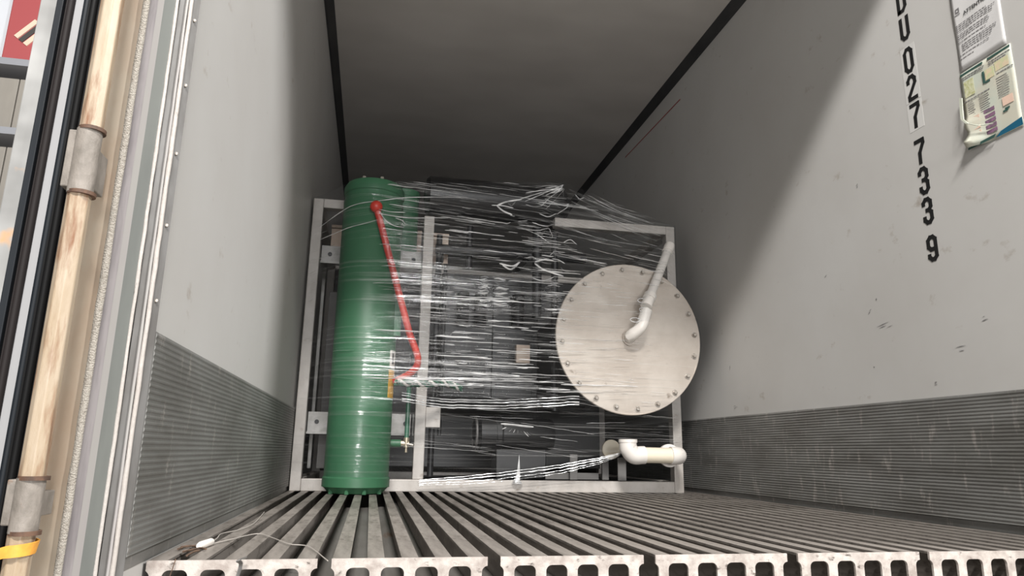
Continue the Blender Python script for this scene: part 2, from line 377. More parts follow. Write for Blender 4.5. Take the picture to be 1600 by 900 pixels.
def stroke2d(paths, wd):
    quads = []
    for P in paths:
        for (a, b) in zip(P, P[1:]):
            a, b = Vector(a), Vector(b); t = (b-a); 
            if t.length < 1e-6: continue
            t.normalize(); n = Vector((-t.y, t.x))*wd/2; e = t*wd*.36
            quads.append([a-e-n, b+e-n, b+e+n, a-e+n])
    return quads
def decal(name, quads, mtl, parent, th=.0004, x=XW):
    mb = MB()
    for i, q in enumerate(quads): mb.prism([tuple(p) for p in q], x-.00003*(i % 5), x+th, 'x')
    return mb.build(name, mtl, parent)
def glyph(ch, ztop, zbot, yc=2.008, wy=.040, lab=None):
    h = (ztop-zbot); wd = .0155; s = (h-wd)/2
    paths = [[(yc + wy/2 - wd*.0 - u*wy, zbot+wd/2+v*s) for u, v in P] for P in G[ch]]
    return decal('numeral', stroke2d(paths, wd), 'decal_black', wr)
def zr(py): # height on the right wall of the number column
    d = _fw + _r*((1412+py*.118-800)/FOC) + _u*((450-py)/FOC); return (CAM + d*((W-CAM.x)/d.x)).z
for ch, a, b in (('D', -24, 17), ('U', 23, 60), ('0', 72, 112), ('2', 115, 155), ('7', 159, 199), ('7', 216, 256), ('3', 260, 303), ('3', 308, 350), ('9', 367, 408)):
    glyph(ch, zr(a), zr(b))
for a, b in ((70, 114), (114, 156), (157, 201)):
    z0, z1 = zr(b), zr(a)
    decal('backing', [[(1.974, z0), (2.044, z0), (2.044, z1), (1.974, z1)]], 'decal_back', wr, x=W-.0006)
decal('load_line', [[(3.934, 2.512), (4.98, 2.546), (4.98, 2.554), (3.934, 2.520)]], 'red_line', wr)
# scuffs: small scratches with their own shape
sc = []
for x, y, l, a in ((1385, 508, .10, .15), (1290, 430, .02, .3), (1360, 487, .03, .6), (1370, 465, .015, .4), (1140, 575, .03, 1.4), (1150, 636, .05, .1), (1340, 290, .02, .5), (1500, 545, .06, .05), (1463, 598, .02, .1), (1366, 572, .012, 0), (1540, 497, .03, .1)):
    d = _fw + _r*((x-800)/FOC) + _u*((450-y)/FOC); p = CAM + d*((W-CAM.x)/d.x)
    for k in range(3):
        o = Vector((random.uniform(-.02, .02)*l*12, random.uniform(-.008, .008))); ln = l*random.uniform(.3, .8); wdt = random.uniform(.0006, .0016)
        t = Vector((math.cos(a), math.sin(a)*-1)); n = Vector((-t.y, t.x))*wdt; q = Vector((p.y, p.z))+o
        sc.append([q-t*ln/2-n*.3, q-n, q+t*ln/2, q+n*.6])
decal('scratch', sc, 'print_grey', wr)['kind'] = 'stuff'

# ------------------------------------------------------------------ notices taped to the right wall
def sheet(y0, y1, z0, z1, curl=0.0, name='notice', off=.0022):
    """paper on the wall, a grid so that its lower far corner can curl away"""
    n = 14; vs = []; fs = []
    for i in range(n+1):
        for j in range(n+1):
            u, v = i/n, j/n; y = y0+(y1-y0)*u; z = z0+(z1-z0)*v
            k = max(0, u-.62)/.38*max(0, .55-v)/.55
            vs.append((W-off-curl*k*(1+.6*math.sin(v*24))-.0008*math.sin(u*9+v*7), y-.35*curl*k, z+.3*curl*k))
    for i in range(n):
        for j in range(n): a = i*(n+1)+j; fs.append((a, a+1, a+n+2, a+n+1))
    return MB().add(vs, fs)
nt = tag(sheet(1.615, 1.795, 1.485, 1.80).build('wall_notice', 'paper', smooth=SM), 'white typed notice headed ATTENTION stuck on the right wall', 'notice')
po = tag(sheet(1.604, 1.800, 1.200, 1.478, .022).build('info_poster', 'print_pale', smooth=SM), 'colourful guide poster with teal foot and torn corner under the typed notice', 'poster')
sol = nt.modifiers.new('thickness', 'SOLIDIFY'); sol.thickness = .0006
sol = po.modifiers.new('thickness', 'SOLIDIFY'); sol.thickness = .0006
def pr_(name, rects, mtl, parent, off=.0042):
    return decal(name, [[(a, c), (b, c), (b, d), (a, d)] for a, b, c, d in rects], mtl, parent, .0003, W-off)
# y runs towards the camera to the right of the picture: left margin is the larger y
lines = []
z = 1.652
for blk in ((4, 1.0), (3, .95), (1, .72), (4, .92), (1, .85), (1, .35)):
    for k in range(blk[0]):
        x = 1.786-(.012 if blk[0] == 4 and z < 1.60 else 0); e = x-.155*blk[1]*random.uniform(.75, 1)
        while x > e:
            wd = random.uniform(.006, .016); lines.append((max(x-wd, e), x, z-.0013, z+.0013)); x -= wd+.003
        z -= .0075
    z -= .0055
pr_('typed_text', lines, 'print_grey', nt)['kind'] = 'stuff'
pr_('emblem', [(1.764, 1.780, 1.698, 1.702), (1.764, 1.780, 1.710, 1.714), (1.764, 1.768, 1.702, 1.710), (1.776, 1.780, 1.702, 1.710), (1.762, 1.784, 1.690, 1.6925)], 'print_grey', nt)
def text_mesh(s, size, y, z, mtl, parent, x, name='heading', bold=.0):
    cu = bpy.data.curves.new(name, 'FONT'); cu.body = s; cu.size = size; cu.offset = bold; cu.extrude = .0002
    o = bpy.data.objects.new(name, cu); COL.objects.link(o)
    dg = bpy.context.evaluated_depsgraph_get(); me = bpy.data.meshes.new_from_object(o.evaluated_get(dg)); bpy.data.objects.remove(o)
    me.transform(Matrix(((0, 0, -1, x), (-1, 0, 0, y), (0, 1, 0, z), (0, 0, 0, 1))))
    me.materials.clear(); me.materials.append(MATS[mtl])
    o = bpy.data.objects.new(name, me); COL.objects.link(o); o.parent = parent; return o
text_mesh('ATTENTION', .0185, 1.750, 1.675, 'ink_black', nt, W-.0045, bold=.00015)
pr_('header_bar', [(1.708, 1.797, 1.468, 1.475), (1.607, 1.690, 1.4685, 1.4755)], 'print_green', po)
hl = []
for y0, y1, zz in ((1.708, 1.795, 1.459), (1.72, 1.795, 1.452), (1.615, 1.688, 1.459), (1.63, 1.688, 1.451), (1.61, 1.665, 1.405), (1.70, 1.795, 1.372)):
    x = y1
    while x > y0: wd = random.uniform(.006, .014); hl.append((x-wd, x, zz-.0016, zz+.0016)); x -= wd+.002
for cl in ((1.755, 1.785), (1.70, 1.74), (1.625, 1.67)):
    for k in range(9):
        zz = 1.362-.0075*k if cl[0] > 1.69 else 1.39-.008*k
        hl.append((cl[0]+random.uniform(0, .008), cl[1], zz-.001, zz+.001))
pr_('small_print', hl, 'print_grey', po)['kind'] = 'stuff'
pr_('chart', [(1.750, 1.788, 1.385, 1.442)], 'print_lime', po); pr_('picture', [(1.618, 1.668, 1.415, 1.446), (1.672, 1.705, 1.405, 1.440)], 'print_sand', po)
pr_('dark_tag', [(1.708, 1.716, 1.398, 1.440), (1.690, 1.708, 1.396, 1.402)], 'print_green', po)
pr_('picture_row', [(1.690, 1.730, 1.297-.018*k, 1.309-.018*k) for k in range(5)], 'print_mauve', po)
pr_('picture_row', [(1.745, 1.770, 1.297-.018*k, 1.307-.018*k) for k in range(5)], 'print_peach', po, .007)
pr_('picture', [(1.622, 1.660, 1.290, 1.318)], 'print_peach', po)
pr_('dark_tag', [(1.645, 1.663, 1.270, 1.276), (1.638, 1.655, 1.276, 1.282)], 'print_green', po)
decal('teal_footer', [[(1.604, 1.202), (1.700, 1.202), (1.680, 1.216), (1.604, 1.228)]], 'print_teal', po, .0003, W-.0046)
decal('teal_footer', [[(1.700, 1.202), (1.798, 1.202), (1.798, 1.209), (1.690, 1.212)]], 'print_green', po, .0003, W-.0125)
tag(ribbon(MB(), [(W-.014, 1.797, 1.39), (W-.016, 1.799, 1.35), (W-.022, 1.795, 1.31), (W-.026, 1.775, 1.285), (W-.020, 1.74, 1.262), (W-.012, 1.70, 1.25)], (.001, .012, .006)).build('peeling_tape', 'plastic_pocket', po, smooth=SM))

# ------------------------------------------------------------------ the machine on its steel frame
FY = 3.818                                   # front plane of the frame
mc = empty('framed_machine', (1.08, FY, 0), 'machine in a pale steel frame with green tank and round bolted cover', 'machine')
def sect(name, a, b, mtl='frame_steel', parent=mc, bev=.004): return MB().box(a, b).build(name, mtl, parent, bevel=bev)
XL, XR_, YB = .013, 2.157, 5.25
for y in (FY, YB-.06):
    for x0, x1 in ((XL, XL+.055), (2.102, XR_)):
        sect('frame_post', (x0, y, 0), (x1, y+.06, 1.575))
    sect('bottom_rail', (XL+.055, y, 0), (2.102, y+.06, .062))
    for x0, x1 in (((XL+.055, .30), (1.40, 2.102)) if y == FY else ((XL+.055, 2.102),)): sect('top_rail', (x0, y, 1.522), (x1, y+.06, 1.575))
for x0, x1 in ((XL, XL+.055), (2.102, XR_)):
    sect('side_rail', (x0, FY+.06, 0), (x1, YB-.06, .062)); sect('side_rail', (x0, FY+.06, 1.522), (x1, YB-.06, 1.575))
sect('middle_post', (.630, FY, .062), (.688, FY+.05, 1.522))
g = sect('gusset_plate', (.688, FY+.004, .333), (.766, FY+.014, .440), 'frame_steel', mc, .002)
# cross channels behind the tank with a folded foot
for z0, z1 in ((.300, .405), (1.235, 1.335)):
    ch = MB().box((.068, 3.93, z0), (.630, 3.936, z1)).box((.068, 3.89, z0-.012), (.630, 3.936, z0)).build('cross_channel', 'galvanised', mc)
    for x in (.115, .585): MB().tube([(x, 3.925, (z0+z1)/2), (x, 3.931, (z0+z1)/2)], .012, 12).build('bolt_hole', 'dark_grey', ch)
# grey ducts and bars standing behind the tank on the left
for x, wd, y, z0, z1, mt_ in ((.10, .05, 4.35, .10, 1.16, 'mid_grey'), (.165, .03, 4.42, .10, .9, 'galvanised'), (.052, .02, 4.30, .10, 1.30, 'galvanised'), (.205, .05, 4.5, .6, 1.22, 'mid_grey')):
    sect('upright_bar', (x, y, z0), (x+wd, y+.05, z1), mt_, mc, .002)
for x0, x1, z0, z1, y in ((.094, .168, 1.390, 1.525, 4.20), (.545, .640, 1.397, 1.527, 4.20), (.715, .810, 1.349, 1.520, 4.20)):
    b = sect('terminal_block', (x0, y, z0), (x1, y+.05, z1), 'cream_block', mc, .003)
    MB().box((x0-.002, y-.006, z1+.004), (x1+.002, y+.05, z1+.022)).build('block_cap', 'cream_block', b, bevel=.003)
sect('relay', (.770, 4.17, 1.349), (.780, 4.20, 1.44), 'black_steel', mc, .001)

# green tank
TX, TY, TR = .345, 3.648, .158
tk = MB().lathe([(TR-.028, .004), (TR-.020, .012), (TR-.004, .03), (TR+.006, .034), (TR+.006, .075), (TR, .082), (TR, 1.50), (TR-.004, 1.506), (TR-.004, 1.535), (TR+.003, 1.54), (TR+.003, 1.575), (TR-.012, 1.60), (TR-.06, 1.612)], (TX, TY, 0), 'z', 64).build('green_tank', 'green_paint', mc, smooth=SM)
for a in (-2.55, -1.85, -1.25, -.6): MB().tube([(TX+(TR-.02)*math.cos(a), TY+(TR-.02)*math.sin(a), .002), (TX+(TR-.02)*math.cos(a), TY+(TR-.02)*math.sin(a), .034)], .011, 8).build('foot_bolt', 'green_paint', tk)
for a in (-2.2, -1.2): MB().tube([(TX+(TR-.06)*math.cos(a), TY+(TR-.06)*math.sin(a), 1.612), (TX+(TR-.06)*math.cos(a), TY+(TR-.06)*math.sin(a), 1.628)], .010, 8).build('cap_bolt', 'bolt_steel', tk)
# second green pipe behind it, angle bracket, labels
MB().lathe([(.05, 0), (.085, .01), (.085, .36), (.090, .36), (.090, .40), (.05, .41)], (.520, 4.02, 1.32), 'z', 32).build('green_pipe', 'green_paint', mc, smooth=SM)
MB().box((TX+TR-.016, TY-.075, .78), (TX+TR+.018, TY-.069, .965)).box((TX+TR+.012, TY-.075, .78), (TX+TR+.018, TY-.03, .965)).build('angle_bracket', 'green_paint', tk, bevel=.001)
def arclabel(a0, a1, z0, z1, mtl, name='rating_label', parent=tk):
    n = 8; mb = MB(); vs = []
    for i in range(n+1):
        a = a0+(a1-a0)*i/n
        for r in (TR-.001, TR+.0012):
            for z in (z0, z1): vs.append((TX+r*math.cos(a), TY+r*math.sin(a), z))
    fs = []
    for i in range(n):
        b = 4*i; fs += [(b+2, b+3, b+7, b+6), (b, b+1, b+5, b+4), (b+1, b+3, b+7, b+5), (b, b+2, b+6, b+4)]
    fs += [(0, 1, 3, 2), (4*n, 4*n+1, 4*n+3, 4*n+2)]
    return mb.add(vs, fs).build(name, mtl, parent)
arclabel(-.62, -.16, .465, .605, 'label_yellow'); arclabel(-.60, -.16, .612, .705, 'label_white')
arclabel(-.48, -.34, .635, .690, 'ink_black', 'label_mark')
# red lever pipe
b0 = px(588, 323, 3.455); b1 = px(640, 522, 3.50); b2 = px(653, 560, 3.52); b3 = px(645, 580, 3.55); b4 = px(616, 597, 3.60)
rp = MB().tube([b0, b0.lerp(b1, .5), b1]+bez([b1, b2, b3, b4], 6)[1:], .0175, 14).build('red_pipe', 'red_paint', mc, smooth=SM)
MB().sphere(b0, .032, 18).build('ball_end', 'red_paint', rp, smooth=SM)
MB().tube([b0, b0+Vector((0, .06, 0))], .020, 12).build('stub', 'red_paint', rp, smooth=SM)
# sight tube, valve, side pipe
p0 = px(641, 605, 3.72); p1 = px(638, 690, 3.72); xg = p0.x-.006
sg = MB().tube([(xg, 3.72, p1.z), (xg, 3.72, p0.z)], .012, 12).build('sight_tube', 'strand_green', mc, smooth=SM)
MB().tube([(xg+.022, 3.72, p1.z-.02), (xg+.022, 3.72, p0.z-.14)], .005, 8).build('guard_rod', 'black_steel', sg)
vv = MB().tube([(xg, 3.72, p1.z-.055), (xg, 3.72, p1.z-.03), (xg, 3.72, p1.z-.029), (xg, 3.72, p1.z+.02)], [.007, .007, .016, .016], 10).build('valve', 'brass', mc, smooth=SM)
MB().tube([(xg-.10, 3.72, p1.z-.010), (xg-.028, 3.72, p1.z-.010)], .020, 14).build('side_pipe', 'green_paint', vv, smooth=SM)
MB().tube([(xg-.030, 3.72, p1.z-.010), (xg+.012, 3.72, p1.z-.010)], .014, 8).build('union_nut', 'brass', vv)
MB().tube([(xg, 3.70, p1.z-.012), (xg+.034, 3.70, p1.z-.018)], .006, 8).build('valve_handle', 'bolt_steel', vv)

# round bolted cover on a dark drum
CX, CZ, CR, CY = 1.768, .832, .419, 3.600
MB().lathe([(.325, .0), (.325, 1.45)], (CX, CY+.025, CZ), 'y', 48).build('drum', 'dark_grey', mc, smooth=SM)
cv = MB().lathe([(CR-.003, 0), (CR, .003), (CR, .017), (CR-.003, .020)], (CX, CY, CZ), 'y', 96).build('round_cover', 'steel_plate', mc, smooth=SM)
for k in range(20):
    a = 2*PI*(k+.3)/20; bx, bz = CX+(CR-.033)*math.cos(a), CZ+(CR-.033)*math.sin(a)
    bo = MB().lathe([(.016, -.003), (.016, 0)], (bx, CY, bz), 'y', 14).build('washer', 'bolt_steel', cv, smooth=SM)
    MB().lathe([(.008, -.016), (.011, -.013), (.011, -.003)], (bx, CY, bz), 'y', 6).build('bolt_head', 'bolt_steel', bo)
# white pipe from the cover centre up to the corner post
q0 = px(984, 528, CY-.002); q1 = px(986, 524, CY-.06); q2 = px(1001, 511, CY-.09); q3 = px(1008, 492, CY-.095); q4 = px(1016, 462, CY-.085); q5 = px(1046, 385, 3.66)
up = MB().tube([q3, q4, q5], .0255, 18).build('upper_pipe', 'pvc_white', mc, smooth=SM)
MB().tube([q0, q1]+bez([q1, q2, q3], 6)[1:]+[q3.lerp(q4, .25)], .032, 18).build('elbow', 'pvc_white', up, smooth=SM)
d = (q5-q4).normalized()
MB().tube([q4-d*.028, q4+d*.004], .036, 20).build('coupling', 'pvc_white', up, smooth=SM); MB().tube([q4-d*.085, q4-d*.02], .031, 20).build('coupling', 'pvc_white', up, smooth=SM)
MB().tube([q5-d*.05, q5-d*.01, q5+d*.012, q5+d*.026], [.031, .031, .028, .012], 18).build('end_cap', 'pvc_white', up, smooth=SM)
MB().lathe([(.045, -.012), (.045, 0)], (q0.x, CY, q0.z), 'y', 20).build('pipe_flange', 'steel_plate', cv, smooth=SM)
# lower white pipe
l0 = px(981, 690, 3.62); l1 = px(981, 700, 3.62); l2 = px(990, 711, 3.62); l3 = px(1004, 711, 3.62); l4 = px(1049, 712, 3.62); l5 = px(1061, 712, 3.62)
lp = MB().tube([l3, l4], .041, 20).build('lower_pipe', 'pvc_cream', mc, smooth=SM)
MB().tube([l0, l0.lerp(l1, .6)]+bez([l1, l2, l3], 6)[:-1]+[l3+Vector((.01, 0, 0))], .047, 20).build('elbow', 'pvc_white', lp, smooth=SM)
e1 = l5+Vector((-.010, .012, 0)); e2 = l5+Vector((.012, .045, 0)); e3 = l5+Vector((.012, .16, 0))
MB().tube([l4-Vector((.005, 0, 0)), l4+Vector((.012, 0, 0))]+bez([e1, e2, e3], 6), .047, 20).build('elbow', 'pvc_white', lp, smooth=SM)
MB().tube([l0+Vector((0, 0, -.005)), l0+Vector((0, 0, .012))], .050, 20).build('elbow_rim', 'pvc_white', lp, smooth=SM)
MB().lathe([(.062, 0), (.062, .02)], (2.02, 3.69, l4.z), 'y', 24).build('pipe_flange', 'pvc_white', lp, smooth=SM)
MB().lathe([(.048, 0), (.055, .004), (.055, .02), (.048, .024)], (1.77, 3.93, .235), 'y', 24).build('pipe_socket', 'pvc_cream', mc, smooth=SM)
# dark vessel lying on the top rails
VX, VZ, VY, VR = 1.43, 1.697, 3.965, .120
MB().lathe([(.03, -.80), (VR-.02, -.79), (VR, -.77), (VR, 0), (VR*.94, .035), (VR*.75, .068), (VR*.45, .09), (.01, .10)], (VX, VY, VZ), 'x', 40).build('top_vessel', 'black_steel', mc, smooth=SM)
# compressor low in the middle
cp = MB().lathe([(.02, -.02), (.075, -.02), (.085, 0), (.105, .01), (.105, .10), (.112, .10), (.112, .13), (.098, .14), (.098, .42), (.085, .45), (.03, .46)], (1.02, 4.15, .315), 'x', 36).build('compressor', 'black_steel', mc, smooth=SM)
rg = [(1.005, 4.15+.088*math.cos(a), .315+.088*math.sin(a)) for a in [2*PI*i/32 for i in range(33)]]
MB().tube(rg, .008, 6, caps=False).build('end_ring', 'mid_grey', cp, smooth=SM)
MB().box((1.12, 4.08, .062), (1.42, 4.24, .225)).build('compressor_foot', 'black_steel', cp, bevel=.006)
sect('base_plate', (.70, FY+.06, .040), (2.09, 4.7, .056), 'black_steel', mc, .001)
for x0, x1, y, z0, z1 in ((1.535, 1.580, 3.98, .062, .205), (1.795, 1.845, 3.90, .062, .190)): sect('bracket', (x0, y, z0), (x1, y+.012, z1), 'mid_grey', mc, .002)
sect('bracket', (1.40, 4.02, .062), (1.72, 4.034, .100), 'mid_grey', mc, .002)
sect('pipe_stub', (1.735, 4.0, .062), (1.775, 4.02, .19), 'mid_grey', mc, .002)
# dark body in the middle: cabinet, louvres, pipes
cb = sect('control_cabinet', (.79, 4.32, .46), (1.42, 4.8, 1.32), 'black_steel', mc, .006)
for k in range(9): MB().box((.83, 4.306, .52+.035*k), (1.08, 4.32, .535+.035*k)).build('louvre', 'dark_grey', cb, bevel=.002)
for x, z0, z1 in ((.83, .70, 1.28),): MB().box((1.12, 4.30, .52), (1.38, 4.32, 1.26)).build('cabinet_door', 'black_steel', cb, bevel=.004)
sect('junction_box', (1.235, 4.10, .735), (1.32, 4.15, .845), 'cream_block', mc, .003)
sect('dark_backing', (.075, 5.12, .10), (2.09, 5.15, 1.50), 'black_steel', mc, .002)  # black sheet added so the machine's shaded inside reads dark
for x, y, z0, z1, r in ((.745, 4.10, .07, 1.50, .018), (.80, 4.22, .3, 1.5, .012), (1.46, 4.05, .45, 1.56, .022), (1.34, 4.02, 1.0, 1.57, .030), (.93, 4.1, 1.30, 1.57, .02)):
    MB().tube([(x, y, z0), (x, y, z1)], r, 12).build('riser_pipe', 'dark_grey', mc, smooth=SM)
for z, y, r in ((1.40, 4.06, .03), (.50, 4.1, .022)): MB().tube([(.72, y, z), (1.66, y, z)], r, 12).build('header_pipe', 'dark_grey', mc, smooth=SM)
for k, x in enumerate((.92, 1.03, 1.27)):        # corrugated hoses between cabinet and header pipe
    pts = [(x, 4.24, .98+.20*i/60) for i in range(61)]
    MB().tube(pts, [.040 if i % 4 < 2 else .034 for i in range(61)], 14).build('ribbed_hose', 'dark_grey', mc, smooth=SM)

# ------------------------------------------------------------------ stretch film around the machine
from mathutils import noise
pvc_path = [q2, q3, q4, q5]; red_path = [b0, b1, b2]
def on_path(path, z):
    for a, b in zip(path, path[1:]):
        lo, hi = min(a.z, b.z), max(a.z, b.z)
        if lo <= z <= hi: return a.lerp(b, (z-a.z)/(b.z-a.z))
def chain(z):
    P = [(XL-.003, FY-.006), (XR_+.004, FY-.006)]
    for i in range(9):
        a = PI+PI*i/8; P.append((TX+(TR+.006)*math.cos(a), TY+(TR+.006)*math.sin(a)+max(0, z-1.575)*1.1))
    if abs(z-CZ) < CR+.004:
        h = math.sqrt((CR+.004)**2-(z-CZ)**2); P += [(CX-h, CY-.006), (CX+h, CY-.006)]
    for path, r in ((pvc_path, .034), (red_path, .025)):
        p = on_path(path, z)
        if p: P += [(p.x-.01, p.y-r), (p.x+.01, p.y-r)]
    if z > 1.56:
        P += [(.66, VY-VR-.004), (VX, VY-VR-.004)]
    P.sort(); h = []
    for p in P:
        while len(h) > 1 and (h[-1][0]-h[-2][0])*(p[1]-h[-2][1])-(h[-1][1]-h[-2][1])*(p[0]-h[-2][0]) <= 0: h.pop()
        h.append(p)
    return h
NZ = 150; ZA, ZB = .04, 1.86
CH = [chain(ZA+(ZB-ZA)*i/NZ) for i in range(NZ+1)]
def ych(i, x):
    h = CH[max(0, min(NZ, i))]
    if x <= h[0][0]: return h[0][1]
    for a, b in zip(h, h[1:]):
        if x <= b[0]: return a[1]+(b[1]-a[1])*(x-a[0])/max(1e-6, b[0]-a[0])
    return h[-1][1]
NX = 140; XMAX = 2.24
TAB = [[sum(ych(i+k, XMAX*j/NX) for k in (-2, -1, 0, 1, 2))/5 for j in range(NX+1)] for i in range(NZ+1)]
XRT = [max(p[0] for p in CH[i]) for i in range(NZ+1)]
XRT = [sum(XRT[max(0, min(NZ, i+k))] for k in range(-4, 5))/9 for i in range(NZ+1)]
def ysurf(x, z):
    fi = max(0, min(NZ-1e-4, (z-ZA)/(ZB-ZA)*NZ)); fj = max(0, min(NX-1e-4, x/XMAX*NX)); i, j = int(fi), int(fj); u, v = fi-i, fj-j
    return (TAB[i][j]*(1-u)+TAB[i+1][j]*u)*(1-v)+(TAB[i][j+1]*(1-u)+TAB[i+1][j+1]*u)*v
def xright(z):
    fi = max(0, min(NZ-1e-4, (z-ZA)/(ZB-ZA)*NZ)); i = int(fi); return XRT[i]+(XRT[i+1]-XRT[i])*(fi-i)
def poly(x, pts):
    if x <= pts[0][0]: return pts[0][1]
    for a, b in zip(pts, pts[1:]):
        if x <= b[0]: return a[1]+(b[1]-a[1])*(x-a[0])/(b[0]-a[0])
    return pts[-1][1]
def pix(p):
    d = Vector(p)-CAM; return 800+FOC*d.dot(_r)/d.dot(_fw), 450-FOC*d.dot(_u)/d.dot(_fw)
OUT = [(480, 309), (496, 308), (515, 300), (545, 286), (630, 283), (760, 285), (872, 283), (890, 289), (960, 316), (1046, 352), (1100, 356)]
def crown(x):                      # height at which the film turns over the top
    a, b = 1.45, 1.85
    for _ in range(24):
        c = (a+b)/2; u, v = pix((x, ysurf(x, c), c))
        if v > poly(u, OUT): a = c
        else: b = c
    return a
ZT = [(.01+2.147*i/80, crown(.01+2.147*i/80)) for i in range(81)]
ZT = [(ZT[i][0], sum(ZT[max(0, min(80, i+k))][1] for k in (-1, 0, 1))/3) for i in range(81)]
ZBOT = [(0, .10), (.5, .075), (.70, .085), (1.0, .11), (1.3, .15), (1.75, .225), (2.2, .26)]
def wrinkle(x, z): return .0035*noise.noise((x*2.2, z*60, 0))+.0015*noise.noise((x*5, z*170, 4))+.005*noise.noise((x*1.3, z*9, 9))
NR, NC = 300, 150
sf = empty('stretch_film', (1.08, FY-.3, .08), 'clear crinkled stretch film wrapped around the whole machine', 'plastic wrap')
vs, fs = [], []
side = [YB+.01, 4.8, 4.4, 4.1, 3.95]
for r in range(NR+1):
    v = r/NR; row = []
    for c in range(NC+1):
        u = c/NC; xn = 2.157*u; zt, zb = poly(xn, ZT), poly(xn, ZBOT); z = zb+(zt-zb)*v
        x = XL-.003+u*(xright(z)-XL+.003); y = ysurf(x, z)-.003-max(0, wrinkle(x, z))
        row.append((x, y, z))
    for y in side: vs.append((row[0][0], y, row[0][2]))
    vs += row
    for y in reversed(side): vs.append((row[-1][0], y, row[-1][2]))
NN = NC+1+2*len(side)
for k in range(1, 5):                                   # film folded back over the top
    t = k/4
    last = vs[NR*NN:(NR+1)*NN]
    for (x, y, z) in last: vs.append((x, y+(YB-y)*t if y < YB else y, z-.03*t))
rows = NR+1+4
for r in range(rows-1):
    for c in range(NN-1): a = r*NN+c; fs.append((a, a+1, a+NN+1, a+NN))
MB().add(vs, fs).build('film_sheet', 'stretch_film', sf, smooth=PI)
# folds: thin raised creases along the wrap, whitened to carry its highlight streaks
def crease(mb, pts, wd, ht):
    """little tent-shaped fold standing on the film"""
    k = len(pts); vs = []
    for i, (x, z) in enumerate(pts):
        e = min(1, 6*min(i, k-1-i)/max(1, k-1)+.45); a = pts[max(0, i-1)]; b = pts[min(k-1, i+1)]
        t = Vector((b[0]-a[0], b[1]-a[1])); t = t.normalized() if t.length > 1e-9 else Vector((1, 0)); n = Vector((-t.y, t.x))*wd*.5*e
        y = ysurf(x, z)-.0045
        vs += [(x-n.x, y, z-n.y), (x, y-ht*e, z), (x+n.x, y, z+n.y)]
    mb.add(vs, [f for i in range(k-1) for f in ((3*i, 3*i+3, 3*i+4, 3*i+1), (3*i+1, 3*i+4, 3*i+5, 3*i+2))])
mb = MB(); mbf = MB(); rnd = random.Random(11)
def streaks(n, x0, x1, z0, z1, l0, l1, w0=.0015, w1=.005, slope=0.0, js=.01):
    for _ in range(int(n*.8)):
        x = rnd.uniform(x0, x1); z = rnd.uniform(z0, z1); ln = rnd.uniform(l0, l1)*rnd.choice((.5, 1, 1)); sl = slope+rnd.gauss(0, js)
        k = max(4, int(ln/.03)); pts = []
        for i in range(k+1):
            xx = x-ln/2+ln*i/k
            if XL < xx < xright(z)-.01 and poly(xx, ZBOT)+.01 < z < poly(xx, ZT)-.008: pts.append((xx, z+sl*(xx-x)+.0012*math.sin(i*1.7)))
        if len(pts) > 3: crease(mb if rnd.random() < .38 else mbf, pts, rnd.uniform(w0, w1), rnd.uniform(.0015, .004))
streaks(190, .50, 1.36, 1.12, 1.50, .05, .32, .0018, .005)
streaks(190, .50, 1.36, .78, 1.12, .05, .40, .0018, .005)
streaks(130, .62, 1.40, .52, .80, .06, .45, .0018, .005)
streaks(45, .55, 1.6, .52, .60, .15, .6, .002, .006, .02)
streaks(80, 1.37, 1.80, .56, 1.14, .05, .22, .0018, .0036)
streaks(40, 1.45, 1.95, .48, .80, .03, .12, .0012, .003)
streaks(60, 1.36, 2.02, 1.10, 1.38, .05, .3, .0015, .004, -.12, .04)
streaks(60, 1.30, 2.05, 1.36, 1.62, .08, .45, .0012, .003, -.2, .04)
streaks(55, .45, 1.45, 1.52, 1.66, .1, .5, .0015, .004, .02)
streaks(45, .25, 1.5, 1.64, 1.80, .1, .5, .001, .003, .03)
streaks(26, .19, .5, .15, 1.5, .08, .25, .0008, .0018, -.03, .05)
streaks(26, .03, .19, .5, 1.45, .04, .12, .0008, .0016, .15, .1)
streaks(60, .70, 1.45, .20, .50, .1, .5, .001, .0022, -.06, .05)
streaks(30, 1.35, 2.08, .28, .44, .1, .5, .001, .003, .02, .06)
f0 = mbf.build('faint_fold', 'film_faint_glint', sf, smooth=math.radians(60)); f0['kind'] = 'stuff'
f1 = mb.build('fold', 'film_fold_glint', sf, smooth=math.radians(60)); f1['kind'] = 'stuff'
# crumples where the film bunches over the vessel end and the red ball
mb = MB()
def crumple(cx, cz, rx, rz, n, w0=.001, w1=.004, seg=4):
    for _ in range(n):
        a = rnd.uniform(0, 2*PI); x, z = cx+rx*rnd.uniform(-1, 1), cz+rz*rnd.uniform(-1, 1); pts = [(x, z)]; a = rnd.choice((0, PI))+rnd.gauss(0, .7)
        for k in range(seg): a += rnd.gauss(0, .45); x += rx*.16*math.cos(a); z += rx*.16*math.sin(a); pts.append((x, z))
        crease(mb, [tuple(p)[:2] for p in bez([(p[0], p[1], 0) for p in pts], 3)], rnd.uniform(w0, w1), rnd.uniform(.002, .005))
def fs_(x, y):                            # the point of the film that the photograph shows at x, y
    Y = 3.7
    for _ in range(8): p = px(x, y, Y); Y = .5*Y+.5*ysurf(p.x, p.z)
    p = px(x, y, Y); return p
def line_(pp, w, faint=False, n=5):
    pts = [(p.x, p.z) for p in bez([Vector((fs_(*q).x, 0, fs_(*q).z)) for q in pp], n)]
    crease(mbf if faint else mb, pts, w, .003)
mbf = MB()
